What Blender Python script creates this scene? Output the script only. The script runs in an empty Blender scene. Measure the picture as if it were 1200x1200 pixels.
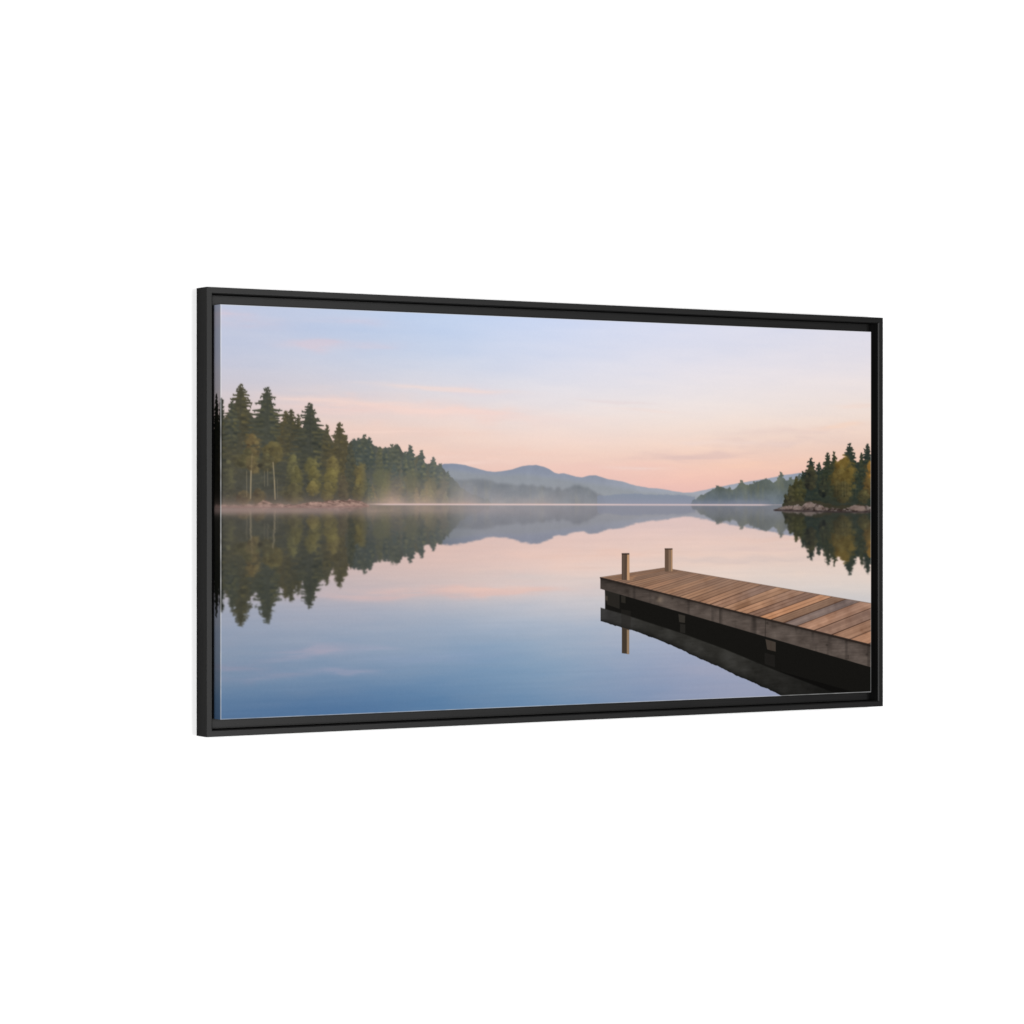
import bpy, bmesh, math, random
import numpy as np

# ================================================================ camera, world, lamps, exposure
S = bpy.context.scene
C = S.collection
cam_d = bpy.data.cameras.new('camera'); cam = bpy.data.objects.new('camera', cam_d); C.objects.link(cam)
cam.location = (-3.0876, -4.7471, 0.0)
cam.rotation_euler = (math.radians(90), 0, -0.55652)
cam_d.sensor_width = 36; cam_d.sensor_fit = 'HORIZONTAL'
cam_d.lens = 18 / (600 / 3361.66)
cam_d.clip_start = .05; cam_d.clip_end = 100
S.camera = cam

world = bpy.data.worlds.new('World'); S.world = world; world.use_nodes = True
bg = world.node_tree.nodes['Background']
bg.inputs['Color'].default_value = (1, 1, 1, 1)
bg.inputs['Strength'].default_value = .33


def softbox(name, angle, dist, size, power, z=0.0, colour=(1, 1, 1)):
    """a studio softbox facing the picture, angle in degrees to the right of the wall's normal"""
    d = bpy.data.lights.new(name, 'AREA'); d.shape = 'RECTANGLE'; d.size, d.size_y = size
    d.energy = power; d.color = colour
    o = bpy.data.objects.new(name, d); C.objects.link(o)
    a = math.radians(angle)
    o.location = (dist * math.sin(a), -dist * math.cos(a), z)
    o.rotation_euler = (math.radians(90) - math.atan2(z, dist), 0, a)
    return o


softbox('softbox_fill', -36, 12.0, (2.4, 3.6), 1190)
softbox('softbox_key', 13, 12.0, (3.2, 4.0), 760)

S.view_settings.view_transform = 'Standard'; S.view_settings.look = 'None'
S.view_settings.exposure = 0; S.view_settings.gamma = 1; S.view_settings.use_curve_mapping = False
S.render.resolution_x = S.render.resolution_y = 1024

# real sizes, metres
CW, CH = 1.524, 0.762            # canvas, 60 x 30 inches
FW, FH, FD = 1.584, 0.8235, 0.0422   # frame outside
RECESS = 0.0026                  # canvas face behind the frame's front
LIT = 1.48                       # how bright the lamps light a white sheet hung there


# ================================================================ materials
def material(name):
    m = bpy.data.materials.new(name); m.use_nodes = True
    return m, m.node_tree, m.node_tree.nodes['Principled BSDF']


def mat_wall():
    m, t, b = material('white_paint')
    n = t.nodes.new('ShaderNodeTexNoise'); n.inputs['Scale'].default_value = 180; n.inputs['Detail'].default_value = 3
    tc = t.nodes.new('ShaderNodeTexCoord'); t.links.new(tc.outputs['Object'], n.inputs['Vector'])
    bp = t.nodes.new('ShaderNodeBump'); bp.inputs['Strength'].default_value = .05; bp.inputs['Distance'].default_value = .0005
    t.links.new(n.outputs['Fac'], bp.inputs['Height']); t.links.new(bp.outputs['Normal'], b.inputs['Normal'])
    b.inputs['Base Color'].default_value = (.88, .88, .88, 1); b.inputs['Roughness'].default_value = .9
    b.inputs['Specular IOR Level'].default_value = .2
    return m


def mat_frame():
    m, t, b = material('black_stained_wood')
    N, L = t.nodes.new, t.links.new
    tc = N('ShaderNodeTexCoord'); mp = N('ShaderNodeMapping'); mp.inputs['Scale'].default_value = (6, 420, 420)
    L(tc.outputs['Object'], mp.inputs['Vector'])
    n = N('ShaderNodeTexNoise'); n.inputs['Scale'].default_value = 1; n.inputs['Detail'].default_value = 4; n.inputs['Roughness'].default_value = .65
    L(mp.outputs['Vector'], n.inputs['Vector'])
    cr = N('ShaderNodeValToRGB'); cr.color_ramp.elements[0].position = .3; cr.color_ramp.elements[1].position = .75
    cr.color_ramp.elements[0].color = (.0035, .0035, .0035, 1); cr.color_ramp.elements[1].color = (.0085, .0082, .008, 1)
    L(n.outputs['Fac'], cr.inputs['Fac']); L(cr.outputs['Color'], b.inputs['Base Color'])
    bp = N('ShaderNodeBump'); bp.inputs['Strength'].default_value = .12; bp.inputs['Distance'].default_value = .0003
    L(n.outputs['Fac'], bp.inputs['Height']); L(bp.outputs['Normal'], b.inputs['Normal'])
    # matt black stain under a thin satin wax: almost no sheen of its own
    b.inputs['Roughness'].default_value = .9; b.inputs['Specular IOR Level'].default_value = 0
    g = N('ShaderNodeBsdfGlossy'); L(bp.outputs['Normal'], g.inputs['Normal'])
    mr = N('ShaderNodeMapRange'); mr.inputs['To Min'].default_value = .35; mr.inputs['To Max'].default_value = .46
    L(n.outputs['Fac'], mr.inputs['Value']); L(mr.outputs['Result'], g.inputs['Roughness'])
    mx = N('ShaderNodeMixShader'); mx.inputs['Fac'].default_value = .0165
    L(b.outputs['BSDF'], mx.inputs[1]); L(g.outputs['BSDF'], mx.inputs[2])
    L(mx.outputs['Shader'], t.nodes['Material Output'].inputs['Surface'])
    return m


def mat_print():
    m, t, b = material('printed_canvas')
    N, L = t.nodes.new, t.links.new
    a = N('ShaderNodeAttribute'); a.attribute_name = 'ink'; L(a.outputs['Color'], b.inputs['Base Color'])
    tc = N('ShaderNodeTexCoord')
    w1 = N('ShaderNodeTexNoise'); w1.inputs['Scale'].default_value = 900; L(tc.outputs['Object'], w1.inputs['Vector'])
    bp = N('ShaderNodeBump'); bp.inputs['Strength'].default_value = .08; bp.inputs['Distance'].default_value = .0003
    L(w1.outputs['Fac'], bp.inputs['Height']); L(bp.outputs['Normal'], b.inputs['Normal'])
    b.inputs['Roughness'].default_value = .85; b.inputs['Specular IOR Level'].default_value = 0
    return m


# ================================================================ helpers
def mesh_object(name, verts, faces, mat, parent=None, loc=(0, 0, 0), rot=(0, 0, 0)):
    me = bpy.data.meshes.new(name); me.from_pydata(verts, [], faces)
    bm = bmesh.new(); bm.from_mesh(me); bmesh.ops.recalc_face_normals(bm, faces=bm.faces[:]); bm.to_mesh(me); bm.free()
    me.materials.append(mat)
    o = bpy.data.objects.new(name, me); C.objects.link(o)
    o.location = loc; o.rotation_euler = rot; o.parent = parent
    return o


# ================================================================ the wall
wl_ = mesh_object('wall', [(x, y, z) for x in (-9, 9) for y in (FD, FD + .12) for z in (-1.5, 3.0)],
                  [(0, 1, 3, 2), (4, 6, 7, 5), (0, 4, 5, 1), (2, 3, 7, 6), (0, 2, 6, 4), (1, 5, 7, 3)], mat_wall())
wl_['kind'] = 'structure'

# ================================================================ the framed picture
pic = bpy.data.objects.new('framed_picture', None); C.objects.link(pic)
BASE = (0, FD - .0005, -FH / 2)
pic.location = BASE; pic.empty_display_size = .1
pic['label'] = 'wide canvas print of a misty lake at dawn with wooden dock, in black floating frame'
pic['category'] = 'picture'

frame_mat = mat_frame()
# section of the moulding: (distance in from the outside, depth behind the front)
e = .0007
SECTION = [(0, FD - .0005), (0, e), (e, 0), (.0105, 0), (.0125, .0020), (.0125, .0310), (.0460, .0310), (.0460, FD - .0005)]


def rail(length, parent, loc, rot):
    """one mitred length of moulding, built along x with its outside edge down"""
    v, f = [], []
    n = len(SECTION)
    for s in (-1, 1):
        for d, y in SECTION:
            v.append((s * (length / 2 - d), y, d))
    for i in range(n):
        j = (i + 1) % n
        f.append((i, j, n + j, n + i))
    f.append(tuple(range(n))); f.append(tuple(range(n, 2 * n)))
    return mesh_object('frame_rail', v, f, frame_mat, parent, loc, rot)


frame = bpy.data.objects.new('frame', None); C.objects.link(frame); frame.parent = pic
y0 = -BASE[1]
rail(FW, frame, (0, y0, 0), (0, 0, 0))
rail(FW, frame, (0, y0, FH), (0, math.pi, 0))
rail(FH, frame, (-FW / 2, y0, FH / 2), (0, math.pi / 2, 0))
rail(FH, frame, (FW / 2, y0, FH / 2), (0, -math.pi / 2, 0))

# ---------------------------------------------------------------- the printed picture
# The print is worked out on a 1 mm grid: a = millimetres from the left fold, b = millimetres
# down from the top fold; the turned-over edges reach WRAP millimetres past the folds.
WRAP = 28
NA, NB = 1524 + 2 * WRAP + 1, 762 + 2 * WRAP + 1
AA, BB = np.meshgrid(np.arange(NA) - WRAP, np.arange(NB) - WRAP)
AA = AA.astype(np.float32); BB = BB.astype(np.float32)


def smooth(x):
    return x * x * (3 - 2 * x)


def vnoise(sx, sy, seed, octaves=3, gain=.5):
    """fractal value noise, about -1..1, cells of sx by sy mm"""
    out = np.zeros((NB, NA), np.float32); amp = 1.0; tot = 0
    for o in range(octaves):
        r = np.random.RandomState(seed * 17 + o)
        gx, gy = (AA[0] + WRAP) / sx, (BB[:, 0] + WRAP) / sy
        g = r.rand(int(gy[-1]) + 3, int(gx[-1]) + 3).astype(np.float32) * 2 - 1
        ix, iy = gx.astype(int), gy.astype(int)
        fx, fy = smooth(gx - ix)[None, :], smooth(gy - iy)[:, None]
        top = g[iy][:, ix] * (1 - fx) + g[iy][:, ix + 1] * fx
        bot = g[iy + 1][:, ix] * (1 - fx) + g[iy + 1][:, ix + 1] * fx
        out += amp * (top * (1 - fy) + bot * fy)
        tot += amp; amp *= gain; sx /= 2.03; sy /= 2.03
    return out / tot * 1.5


def noise1(s, seed, octaves=3, gain=.55):
    """fractal noise along a only"""
    x = AA[0] + WRAP; out = np.zeros(NA, np.float32); amp = 1
    for o in range(octaves):
        g = np.random.RandomState(seed * 31 + o).rand(int(x[-1] / s) + 4) * 2 - 1
        t = x / s; i = t.astype(int); f = t - i
        out += amp * (g[i] * (1 - f) + g[i + 1] * f); amp *= gain; s /= 2.1
    return out


def blur(m, ra, rb):
    """two box passes each way"""
    for ax, r in ((1, ra), (0, rb)):
        r = int(r)
        if r < 1: continue
        for _ in range(2):
            pad = [(0, 0)] * m.ndim; pad[ax] = (r + 1, r)
            c = np.cumsum(np.pad(m, pad, mode='edge').astype(np.float64), axis=ax)
            n = m.shape[ax]
            m = ((np.take(c, range(2 * r + 1, 2 * r + 1 + n), axis=ax) - np.take(c, range(0, n), axis=ax)) / (2 * r + 1)).astype(np.float32)
    return m


def lay(img, col, alpha):
    """paint col (a tuple or a picture) over img"""
    c = np.asarray(col, np.float32); k = alpha
    if img.shape[2] == 4:
        out = img[..., 3] + (1 - img[..., 3]) * alpha
        k = alpha / np.maximum(out, 1e-4)
        img[..., 3] = out
    img[..., :3] += (c - img[..., :3]) * k[..., None]


def poly(pts, soft=1.0):
    """coverage of a convex polygon"""
    cx = sum(p[0] for p in pts) / len(pts); cy = sum(p[1] for p in pts) / len(pts)
    m = np.full((NB, NA), 9.0, np.float32)
    for (x0, y0), (x1, y1) in zip(pts, pts[1:] + pts[:1]):
        nx, ny = y1 - y0, x0 - x1; L = math.hypot(nx, ny)
        if L < 1e-6: continue
        s = 1 if (cx - x0) * nx + (cy - y0) * ny > 0 else -1
        m = np.minimum(m, ((AA - x0) * nx + (BB - y0) * ny) * s / L)
    return np.clip(m / soft + .5, 0, 1)


def window(x0, y0, x1, y1):
    return (slice(max(0, int(y0) + WRAP), max(0, min(NB, int(y1) + WRAP + 2))),
            slice(max(0, int(x0) + WRAP), max(0, min(NA, int(x1) + WRAP + 2))))


def stroke(m, x0, y0, x1, y1, r0, r1, v=1.0):
    """a tapered stroke, kept as the maximum"""
    R = max(r0, r1) + 2
    w = window(min(x0, x1) - R, min(y0, y1) - R, max(x0, x1) + R, max(y0, y1) + R)
    if w[0].stop <= w[0].start or w[1].stop <= w[1].start: return
    X, Y = AA[w] - x0, BB[w] - y0
    dx, dy = x1 - x0, y1 - y0
    t = np.clip((X * dx + Y * dy) / (dx * dx + dy * dy + 1e-6), 0, 1)
    d = np.hypot(X - t * dx, Y - t * dy)
    m[w] = np.maximum(m[w], v * np.clip((r0 + (r1 - r0) * t) - d + .5, 0, 1))


def under(pts, rough=0, seed=1, s=30, soft=1.2):
    """everything below a profile line"""
    xs = [p[0] for p in pts]; ys = [p[1] for p in pts]
    y = np.interp(AA[0], xs, ys) + rough * noise1(s, seed)
    m = np.clip((BB - y[None, :]) / soft + .5, 0, 1)
    m[:, AA[0] > xs[-1]] = 0; m[:, AA[0] < xs[0]] = 0
    return m


def conifer(m, cx, top, base, hw, seed, gap=.25, droop=.28, c=None, tone=None):
    """a conifer's outline out of layered boughs; with c, its foliage is painted too"""
    r = random.Random(seed)
    H = base - top
    w = window(cx - hw * 1.4 - 8, top - 4, cx + hw * 1.4 + 8, base + 16)
    tm = np.zeros((NB, NA), np.float32); hi = np.zeros((NB, NA), np.float32); lo = np.zeros((NB, NA), np.float32)
    stroke(tm, cx, top - 1, cx, base, .7, 3.0)
    for q in range(12):                                  # the dense heart of the crown
        t0, t1 = q / 12, (q + 1) / 12
        w0, w1 = (hw * .6 * min(1, (t * 1.7) ** .66) for t in (t0, t1))
        for s in (-.5, 0, .5):
            stroke(tm, cx + s * w0, top + t0 * H + w0 * .7 + 2, cx + s * w1, top + t1 * H + w0 * .7 + 2, w0 * .5, w1 * .5)
    y = top + 1
    while y < base:
        t = (y - top) / H
        L = hw * min(1, (t * 1.7) ** .66 + .03)
        for s in (-1, 1):
            l = L * r.uniform(.7, 1.12)
            if r.random() < gap * .4: l *= .66
            dy = l * droop * r.uniform(.1, 1.3)
            th = .9 + 4.2 * min(1, t * 2.4) * r.uniform(.75, 1.2)
            yy = y + r.uniform(-1.5, 1.5)
            stroke(tm, cx, yy, cx + s * l * .6, yy + dy * .8, th, th * .85)
            stroke(tm, cx + s * l * .55, yy + dy * .75, cx + s * l, yy + dy * r.uniform(.6, 1.0), th * .85, .9)
            for q in range(4):
                f = r.uniform(.3, .95)
                stroke(tm, cx + s * l * f, yy + dy * f, cx + s * (l * f + r.uniform(0, 3)), yy + dy * f + r.uniform(-3, 4.5), 1.5, .6)
            if c is not None:
                v = r.uniform(.1, .75) * (1 if s > 0 else .6)
                f0, f1 = r.uniform(.1, .5), r.uniform(.6, 1)
                stroke(hi, cx + s * l * f0, yy - th * .4 + dy * f0, cx + s * l * f1, yy - th * .4 + dy * f1, th * .45, .7, v)
                stroke(lo, cx + s * l * f0, yy + th * .9 + dy * f0, cx + s * l * f1, yy + th * .8 + dy * f1, th * .4, .5, r.uniform(.2, .8))
        y += r.uniform(3.8, 6.0) + 3.2 * min(1, t * 1.6)
    if c is not None:
        k = (tm[w] * np.clip((base + 14 - BB[w]) / (H * .45), 0, 1))[..., None]
        hh, ll = blur(hi[w], 1, 1)[..., None], blur(lo[w], 1, 1)[..., None]
        col = np.array(tone, np.float32) + NZ_LEAF[w][..., None] * 5 + hh * np.array((50, 40, 10), np.float32) - ll * np.array((22, 20, 14), np.float32)
        c[w] += (col - c[w]) * k
    m[w] = np.maximum(m[w], tm[w])


def foliage(c, cx, cy, rx, ry, col, n, seed, a=.6, m=None):
    """a broadleaf crown as many small clumps, the upper right of each one lighter"""
    r = random.Random(seed)
    for k in range(n):
        y = r.uniform(-1, 1); x = r.uniform(-1, 1) * math.sqrt(max(0, 1 - y * y)) * (.75 + .25 * y)
        px, py = cx + x * rx, cy + y * ry
        q = r.uniform(1.6, 4.6) * (.7 + rx / 50)
        lit = r.gauss(0, 1) * 13 + 14 * x - 8 * y + 2
        w = window(px - q * 2 - 1, py - q * 1.4 - 1, px + q * 2 + 1, py + q * 1.4 + 1)
        if w[0].stop <= w[0].start or w[1].stop <= w[1].start: continue
        X, Y = (AA[w] - px) / (q * 1.5), (BB[w] - py) / q
        d = np.clip((1 - np.sqrt(X * X + Y * Y)) * 2.2, 0, 1)
        cc = np.array(col, np.float32) + (lit + 6 * (X - Y))[..., None] * np.array((1, .93, .5), np.float32)
        c[w] += (cc - c[w]) * (d * a * r.uniform(.5, 1))[..., None]
        if m is not None: m[w] = np.maximum(m[w], d * .9)


def blob(cx, cy, rx, ry, seed, rough=.35, soft=.25):
    """a leafy crown with an uneven edge"""
    n = NZ_EDGE if seed % 2 else NZ_EDGE2
    d = np.sqrt(((AA - cx) / rx) ** 2 + ((BB - cy) / ry) ** 2) + rough * (n + .5 * NZ_LEAF)
    return np.clip((1 - d) / soft + .5, 0, 1)


def ramp(rows, cols, grid):
    """smooth colour field through a table of colours; rows in b, cols in a"""
    g = np.array(grid, np.float32)
    out = np.zeros((NB, NA, 3), np.float32)
    for c in range(3):
        t = np.stack([np.interp(AA[0], cols, row) for row in g[..., c]])
        tt = np.stack([np.interp(BB[:, 0], rows, t[:, j]) for j in range(0, NA, 4)], 1)
        x4 = np.arange(0, NA, 4)
        out[..., c] = np.stack([np.interp(np.arange(NA), x4, tt[i]) for i in range(NB)])
    return blur(out, 60, 22)


def paint():
    global NZ_EDGE, NZ_EDGE2, NZ_LEAF
    NZ_LEAF = vnoise(8, 4, 19, 2, .6)
    NZ_EDGE = vnoise(16, 13, 5, 3, .6); NZ_EDGE2 = vnoise(20, 16, 9, 3, .6)
    rnd = random.Random(4)
    cols = [2, 251, 475, 708, 1036, 1522]
    wl = 365.9                                    # the far waterline
    # ---- sky
    sky = ramp([wl * q for q in (0, .25, .45, .6, .75, .9, 1)], cols, [
        [(189,196,218),(187,201,227),(188,206,235),(199,212,240),(214,219,239),(226,224,235)],
        [(192,197,216),(195,203,222),(203,211,229),(216,219,234),(228,225,234),(235,227,230)],
        [(204,196,202),(214,206,211),(222,216,220),(232,225,227),(239,229,227),(243,227,218)],
        [(224,200,191),(230,205,195),(233,211,202),(237,218,211),(241,221,210),(240,214,200)],
        [(224,194,182),(233,199,184),(236,204,190),(241,209,194),(243,208,191),(241,201,182)],
        [(218,184,174),(226,187,176),(230,190,180),(237,194,184),(238,191,180),(234,188,176)],
        [(208,178,176),(214,180,176),(220,184,182),(226,188,186),(226,186,184),(222,184,180)]])
    # cloud streaks
    def streak(img, c, ra, rb, col, a, seed, slope=0.0):
        wv = vnoise(60, 22, seed + 200, 2) * rb * .7
        d = ((AA - c[0]) / ra) ** 2 + ((BB - c[1] + wv - slope * (AA - c[0])) / rb) ** 2
        n = vnoise(90, 9, seed, 3, .6)
        lay(img, col, np.clip(np.exp(-d) * (1 + .8 * n), 0, 1) * a)
    st = [((187.9, 66.9),70,10,(212,196,208),.6,0),((28.5, 26.3),80,12,(208,194,208),.55,.0),
          ((260.4, 19.6),70,7,(206,198,216),.5,.02),((321.0, 66.0),50,9,(210,202,216),.45,0),
          ((551.5, 149.8),80,9,(222,208,216),.35,.02),((306.3, 181.0),170,17,(236,206,198),.5,.03),
          ((455.8, 187.9),230,13,(240,210,201),.6,.04),((522.6, 188.3),120,6,(245,214,206),.4,.045),((600.0, 193.5),140,7,(242,214,206),.45,.03),
          ((215.0, 185.9),140,8,(234,206,200),.45,.01),((380.5, 226.6),200,14,(236,202,190),.35,.02),
          ((551.5, 265.4),220,12,(240,202,188),.3,0),((1078.7, 266.5),150,9,(218,190,186),.55,-.045),
          ((994.2, 274.3),120,6,(218,190,186),.4,-.02),((1251.8, 236.5),190,11,(222,198,194),.4,-.05),
          ((1340.3, 212.3),150,9,(224,200,196),.4,-.06),((1441.7, 200.0),60,5,(246,214,196),.6,-.07),
          ((1208.0, 284.5),160,8,(244,204,184),.5,-.03),((828.9, 236.9),160,10,(240,214,206),.3,0),
          ((1487.3, 156.1),60,5,(244,218,206),.45,-.05),((890.3, 292.3),180,9,(240,198,188),.35,0)]
    for i, (c, ra, rb, col, a, sl) in enumerate(st): streak(sky, col=col, c=c, ra=ra, rb=rb, a=a, seed=40 + i, slope=sl)
    rw = random.Random(77)
    for i in range(16):                                  # thin wisps
        y = rw.uniform(.38, .9)
        col = rw.choice(((246,216,204), (244,206,190), (226,206,206), (240,220,214)))
        streak(sky, (rw.uniform(150, 1500), wl * y), rw.uniform(60, 170), rw.uniform(2.5, 6), col, rw.uniform(.25, .5), 400 + i, rw.uniform(-.05, .01) if y > .6 else .03)
    sky += vnoise(220, 34, 70, 4, .6)[..., None] * np.array((4.2, 2.6, .6), np.float32)

    n_big, n_mid, n_fin = vnoise(46, 60, 11, 3), vnoise(17, 15, 12, 3, .6), vnoise(5, 5, 13, 2)
    n_bough = vnoise(13, 5, 14, 3, .6)
    n_trunk = vnoise(13, 34, 15, 3, .6)
    low = lambda y0, y1: np.clip((BB - y0) / (y1 - y0), 0, 1)

    # ---- far land (own mirror line at the far waterline)
    far = np.zeros((NB, NA, 4), np.float32)
    ridge = [(436.9, 302.6), (474.8, 288.4), (493.8, 287.4), (522.6, 290.4), (551.5, 296.8), (570.8, 301.6), (590.2, 303.1), (609.7, 301.3), (629.3, 297.8), (652.8, 291.8), (670.6, 289.6), (684.4, 289.0), (702.3, 292.2), (716.2, 297.1), (728.2, 303.7), (738.2, 305.3), (748.2, 304.1), (762.2, 306.9), (778.3, 311.0), (792.4, 312.6), (808.6, 309.1), (824.9, 307.8), (839.1, 311.4), (853.4, 315.6), (869.8, 318.0), (890.3, 320.5), (921.3, 328.0), (952.4, 333.0), (983.7, 334.6), (1015.2, 338.7), (1036.3, 341.3), (1061.7, 341.2), (1089.4, 336.7), (1121.5, 330.5), (1164.6, 324.2), (1208.0, 317.8), (1251.8, 311.4), (1295.9, 304.1), (1340.3, 299.3), (1385.1, 295.4)]
    m = under(ridge, .5, 3, 20)
    c = np.zeros((NB, NA, 3), np.float32) + np.array((134, 142, 160), np.float32)
    t = low(290.5, 360.9)
    c += t[..., None] * np.array((28, 24, 14), np.float32)
    c += (np.clip((AA - 828.9) / 500, 0, 1) * 14)[..., None] + n_big[..., None] * 3.0 + n_mid[..., None] * 2.5
    lay(far, c, m)
    # nearer, paler shoulder in front of the ridge
    m = under([(436.9, 304.2), (493.8, 298.9), (551.5, 306.7), (609.7, 309.6), (648.9, 306.8), (688.4, 309.0), (748.2, 317.1), (808.6, 323.5), (869.8, 331.6), (952.4, 341.6), (1036.3, 346.4), (1061.7, 348.1), (1121.5, 351.4)], 1.0, 8, 26, 9)
    lay(far, (144, 149, 153) + n_mid[..., None] * 3, m * .62)
    # hazy woods along the far shore
    m = under([(493.8, 320.2), (513.0, 318.5), (538.0, 316.7), (565.0, 315.7), (580.5, 319.7), (600.0, 326.2), (629.3, 326.1), (652.8, 326.0), (678.5, 329.2), (702.3, 329.1), (718.2, 334.0), (728.2, 339.0), (732.2, 332.3), (740.2, 332.2), (746.2, 338.9), (750.2, 333.9), (760.2, 332.1), (772.3, 327.9), (788.4, 327.8), (804.6, 333.6), (820.8, 340.3), (835.0, 345.4), (843.2, 353.8), (847.3, 365.7)], 2.0, 21, 11, 1.6)
    c = np.zeros((NB, NA, 3), np.float32) + np.array((117, 122, 129), np.float32)
    c += (low(330.7, 365.9) * 18)[..., None] + (np.clip((828.9 - AA) / 400, 0, 1) * 6)[..., None]
    c += (n_mid * 5 + n_big * 4)[..., None] + np.clip(n_trunk, 0, 1)[..., None] * np.array((8, 6, 0), np.float32)
    lay(far, c, blur(m, 2, 2) * .88)
    m = under([(828.9, 348.8), (869.8, 346.1), (921.3, 344.2), (973.2, 346.6), (1036.3, 346.4), (1066.0, 349.8)], 1.0, 22, 9, 2)
    lay(far, (131, 140, 158), m * .8)
    # wooded point at the right, hazy
    m = under([(1055.3, 365.4), (1061.7, 358.5), (1070.2, 352.4), (1083.0, 346.3), (1097.9, 341.0), (1108.6, 335.8), (1119.3, 331.4), (1127.9, 328.7), (1138.7, 328.7), (1149.4, 332.1), (1160.2, 333.8), (1173.2, 326.8), (1179.7, 321.5), (1186.2, 320.6), (1194.9, 324.9), (1208.0, 324.8), (1221.1, 318.6), (1229.8, 317.7), (1243.0, 313.2), (1256.1, 313.1), (1264.9, 321.0), (1276.0, 317.4), (1306.9, 315.5), (1351.5, 306.3)], 2.2, 23, 9, 1.4)
    for p, hw in (((1184.1, 317.1), 16), ((1247.4, 312.3), 12), ((1284.8, 299.7), 14), ((1123.6, 328.7), 12), ((1216.7, 319.5), 10), ((1153.8, 330.4), 9), ((1309.2, 310.2), 10), ((1333.6, 302.9), 12)):
        conifer(m, p[0], p[1], p[1] + 34, hw, int(p[0]), .1, .2)
    c = np.zeros((NB, NA, 3), np.float32) + np.array((91, 99, 95), np.float32)
    c += (n_mid * 8 + n_big * 5)[..., None] + np.clip(n_trunk + .2, 0, 1)[..., None] * np.array((10, 7, -3), np.float32)
    c += low(332.1, 367.0)[..., None] * np.array((10, 14, 32), np.float32)
    lay(far, c, m * .97)

    # ---- the wooded slope behind the left bank
    m = under([(265.9, 252.4), (278.7, 245.9), (287.9, 244.1), (300.8, 239.1), (311.8, 243.8), (319.2, 253.4), (334.0, 259.7), (347.0, 261.1), (361.8, 257.7), (373.0, 254.3), (382.4, 265.6), (389.8, 272.0), (401.1, 262.1), (410.5, 278.3), (421.8, 271.7), (433.1, 286.3), (446.3, 287.8), (452.0, 281.2), (459.6, 290.9), (467.2, 292.5), (482.4, 308.8), (497.7, 318.6), (513.0, 333.3), (528.3, 341.4), (551.5, 349.6), (574.7, 357.8), (590.2, 367.7)], 2.4, 31, 9, 1.3)
    c = np.zeros((NB, NA, 3), np.float32) + np.array((81, 83, 77), np.float32)
    c += (n_big * 7 + n_mid * 8 + n_bough * 3)[..., None]
    c += np.clip(n_trunk * 1.3, 0, 1)[..., None] * np.array((13, 10, 3), np.float32)
    for p, hw, h in (((300.8, 235.9), 20, 60), ((311.8, 240.6), 14, 60), ((278.7, 243.4), 10, 50), ((287.9, 242.5), 10, 50), ((334.0, 258.1), 10, 40),
                     ((360.0, 254.5), 14, 50), ((369.3, 252.8), 12, 50), ((401.1, 254.8), 14, 60), ((389.8, 267.2), 8, 40),
                     ((425.5, 264.3), 13, 55), ((452.0, 276.3), 9, 40), ((467.2, 289.2), 9, 40), ((347.0, 259.5), 8, 40), ((482.4, 305.5), 8, 30)):
        conifer(m, p[0], p[1], p[1] + h, hw, int(p[0]) + 5, .1, .22, c, ((78, 82, 74), (84, 86, 74), (74, 80, 76))[int(p[0]) % 3])
    for k in range(26):                                  # crowns one above another down the slope
        x = rnd.uniform(302.6, 522.6); u0 = (x - 302.6) / (522.6 - 302.6)
        yb = wl - (1 - u0) * rnd.uniform(10, 95) - 8
        tn = rnd.choice(((76, 82, 76), (92, 92, 76), (84, 88, 76), (70, 78, 76), (100, 94, 78)))
        tn = tuple(v + 14 * u0 for v in tn)
        conifer(np.zeros((NB, NA), np.float32), x, yb, yb + 50, rnd.uniform(9, 15), 900 + k, .1, .3, c, tn)
    for p, ra, rb, cc, a in (((367.4, 335.6), 18, 26, (124,108,92), .38), ((339.5, 324.4), 16, 34, (104,104,78), .6), ((446.3, 340.1), 14, 22, (122,112,84), .5),
                             ((403.0, 325.6), 12, 36, (104,102,78), .5), ((513.0, 348.1), 14, 18, (118,114,86), .5), ((474.8, 340.0), 12, 22, (128,112,92), .5)):
        lay(c, cc, blob(p[0], p[1], ra, rb, int(p[0]), .5, .8) * a)
    c += np.clip((AA - 306.3) / 230, 0, 1)[..., None] * np.array((20, 20, 20), np.float32)
    mist = low(315.9, 368.0) ** 1.5 * (.75 + .35 * vnoise(50, 30, 33, 3))
    c += ((np.array((168, 148, 138)) - np.clip((AA - 436.9) / 120, 0, 1)[..., None] * np.array((18, 4, -8))).astype(np.float32) - c) * np.clip(mist, 0, 1)[..., None] * .52
    c += (np.array((120, 125, 126), np.float32) - c) * (np.clip((AA - 436.9) / 110, 0, 1) * .75)[..., None]
    lay(far, c, m * (1 - .65 * np.clip((AA - 484.3) / 50, 0, 1)))

    # ---- left bank, close
    near = np.zeros((NB, NA, 4), np.float32)
    m = under([(-21.8, 232.6), (-6.3, 215.2), (5.9, 208.7), (16.3, 196.0), (30.2, 189.5), (54.7, 193.7), (67.0, 204.5), (77.6, 201.2), (88.1, 197.8), (104.0, 200.7), (120.0, 213.1), (130.7, 212.9), (139.6, 209.6), (152.1, 215.7), (164.6, 221.9), (175.3, 217.0), (193.3, 218.3), (209.6, 226.0), (222.2, 233.8), (233.1, 248.1), (242.2, 251.1), (255.0, 252.6), (265.9, 258.9), (273.2, 271.7), (278.7, 287.7), (286.1, 297.3), (297.1, 298.8), (304.4, 310.0), (308.1, 326.1), (304.4, 345.5), (308.1, 368.1)], 3.0, 41, 14, 1.6)
    c = np.zeros((NB, NA, 3), np.float32) + np.array((68, 69, 62), np.float32)
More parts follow.
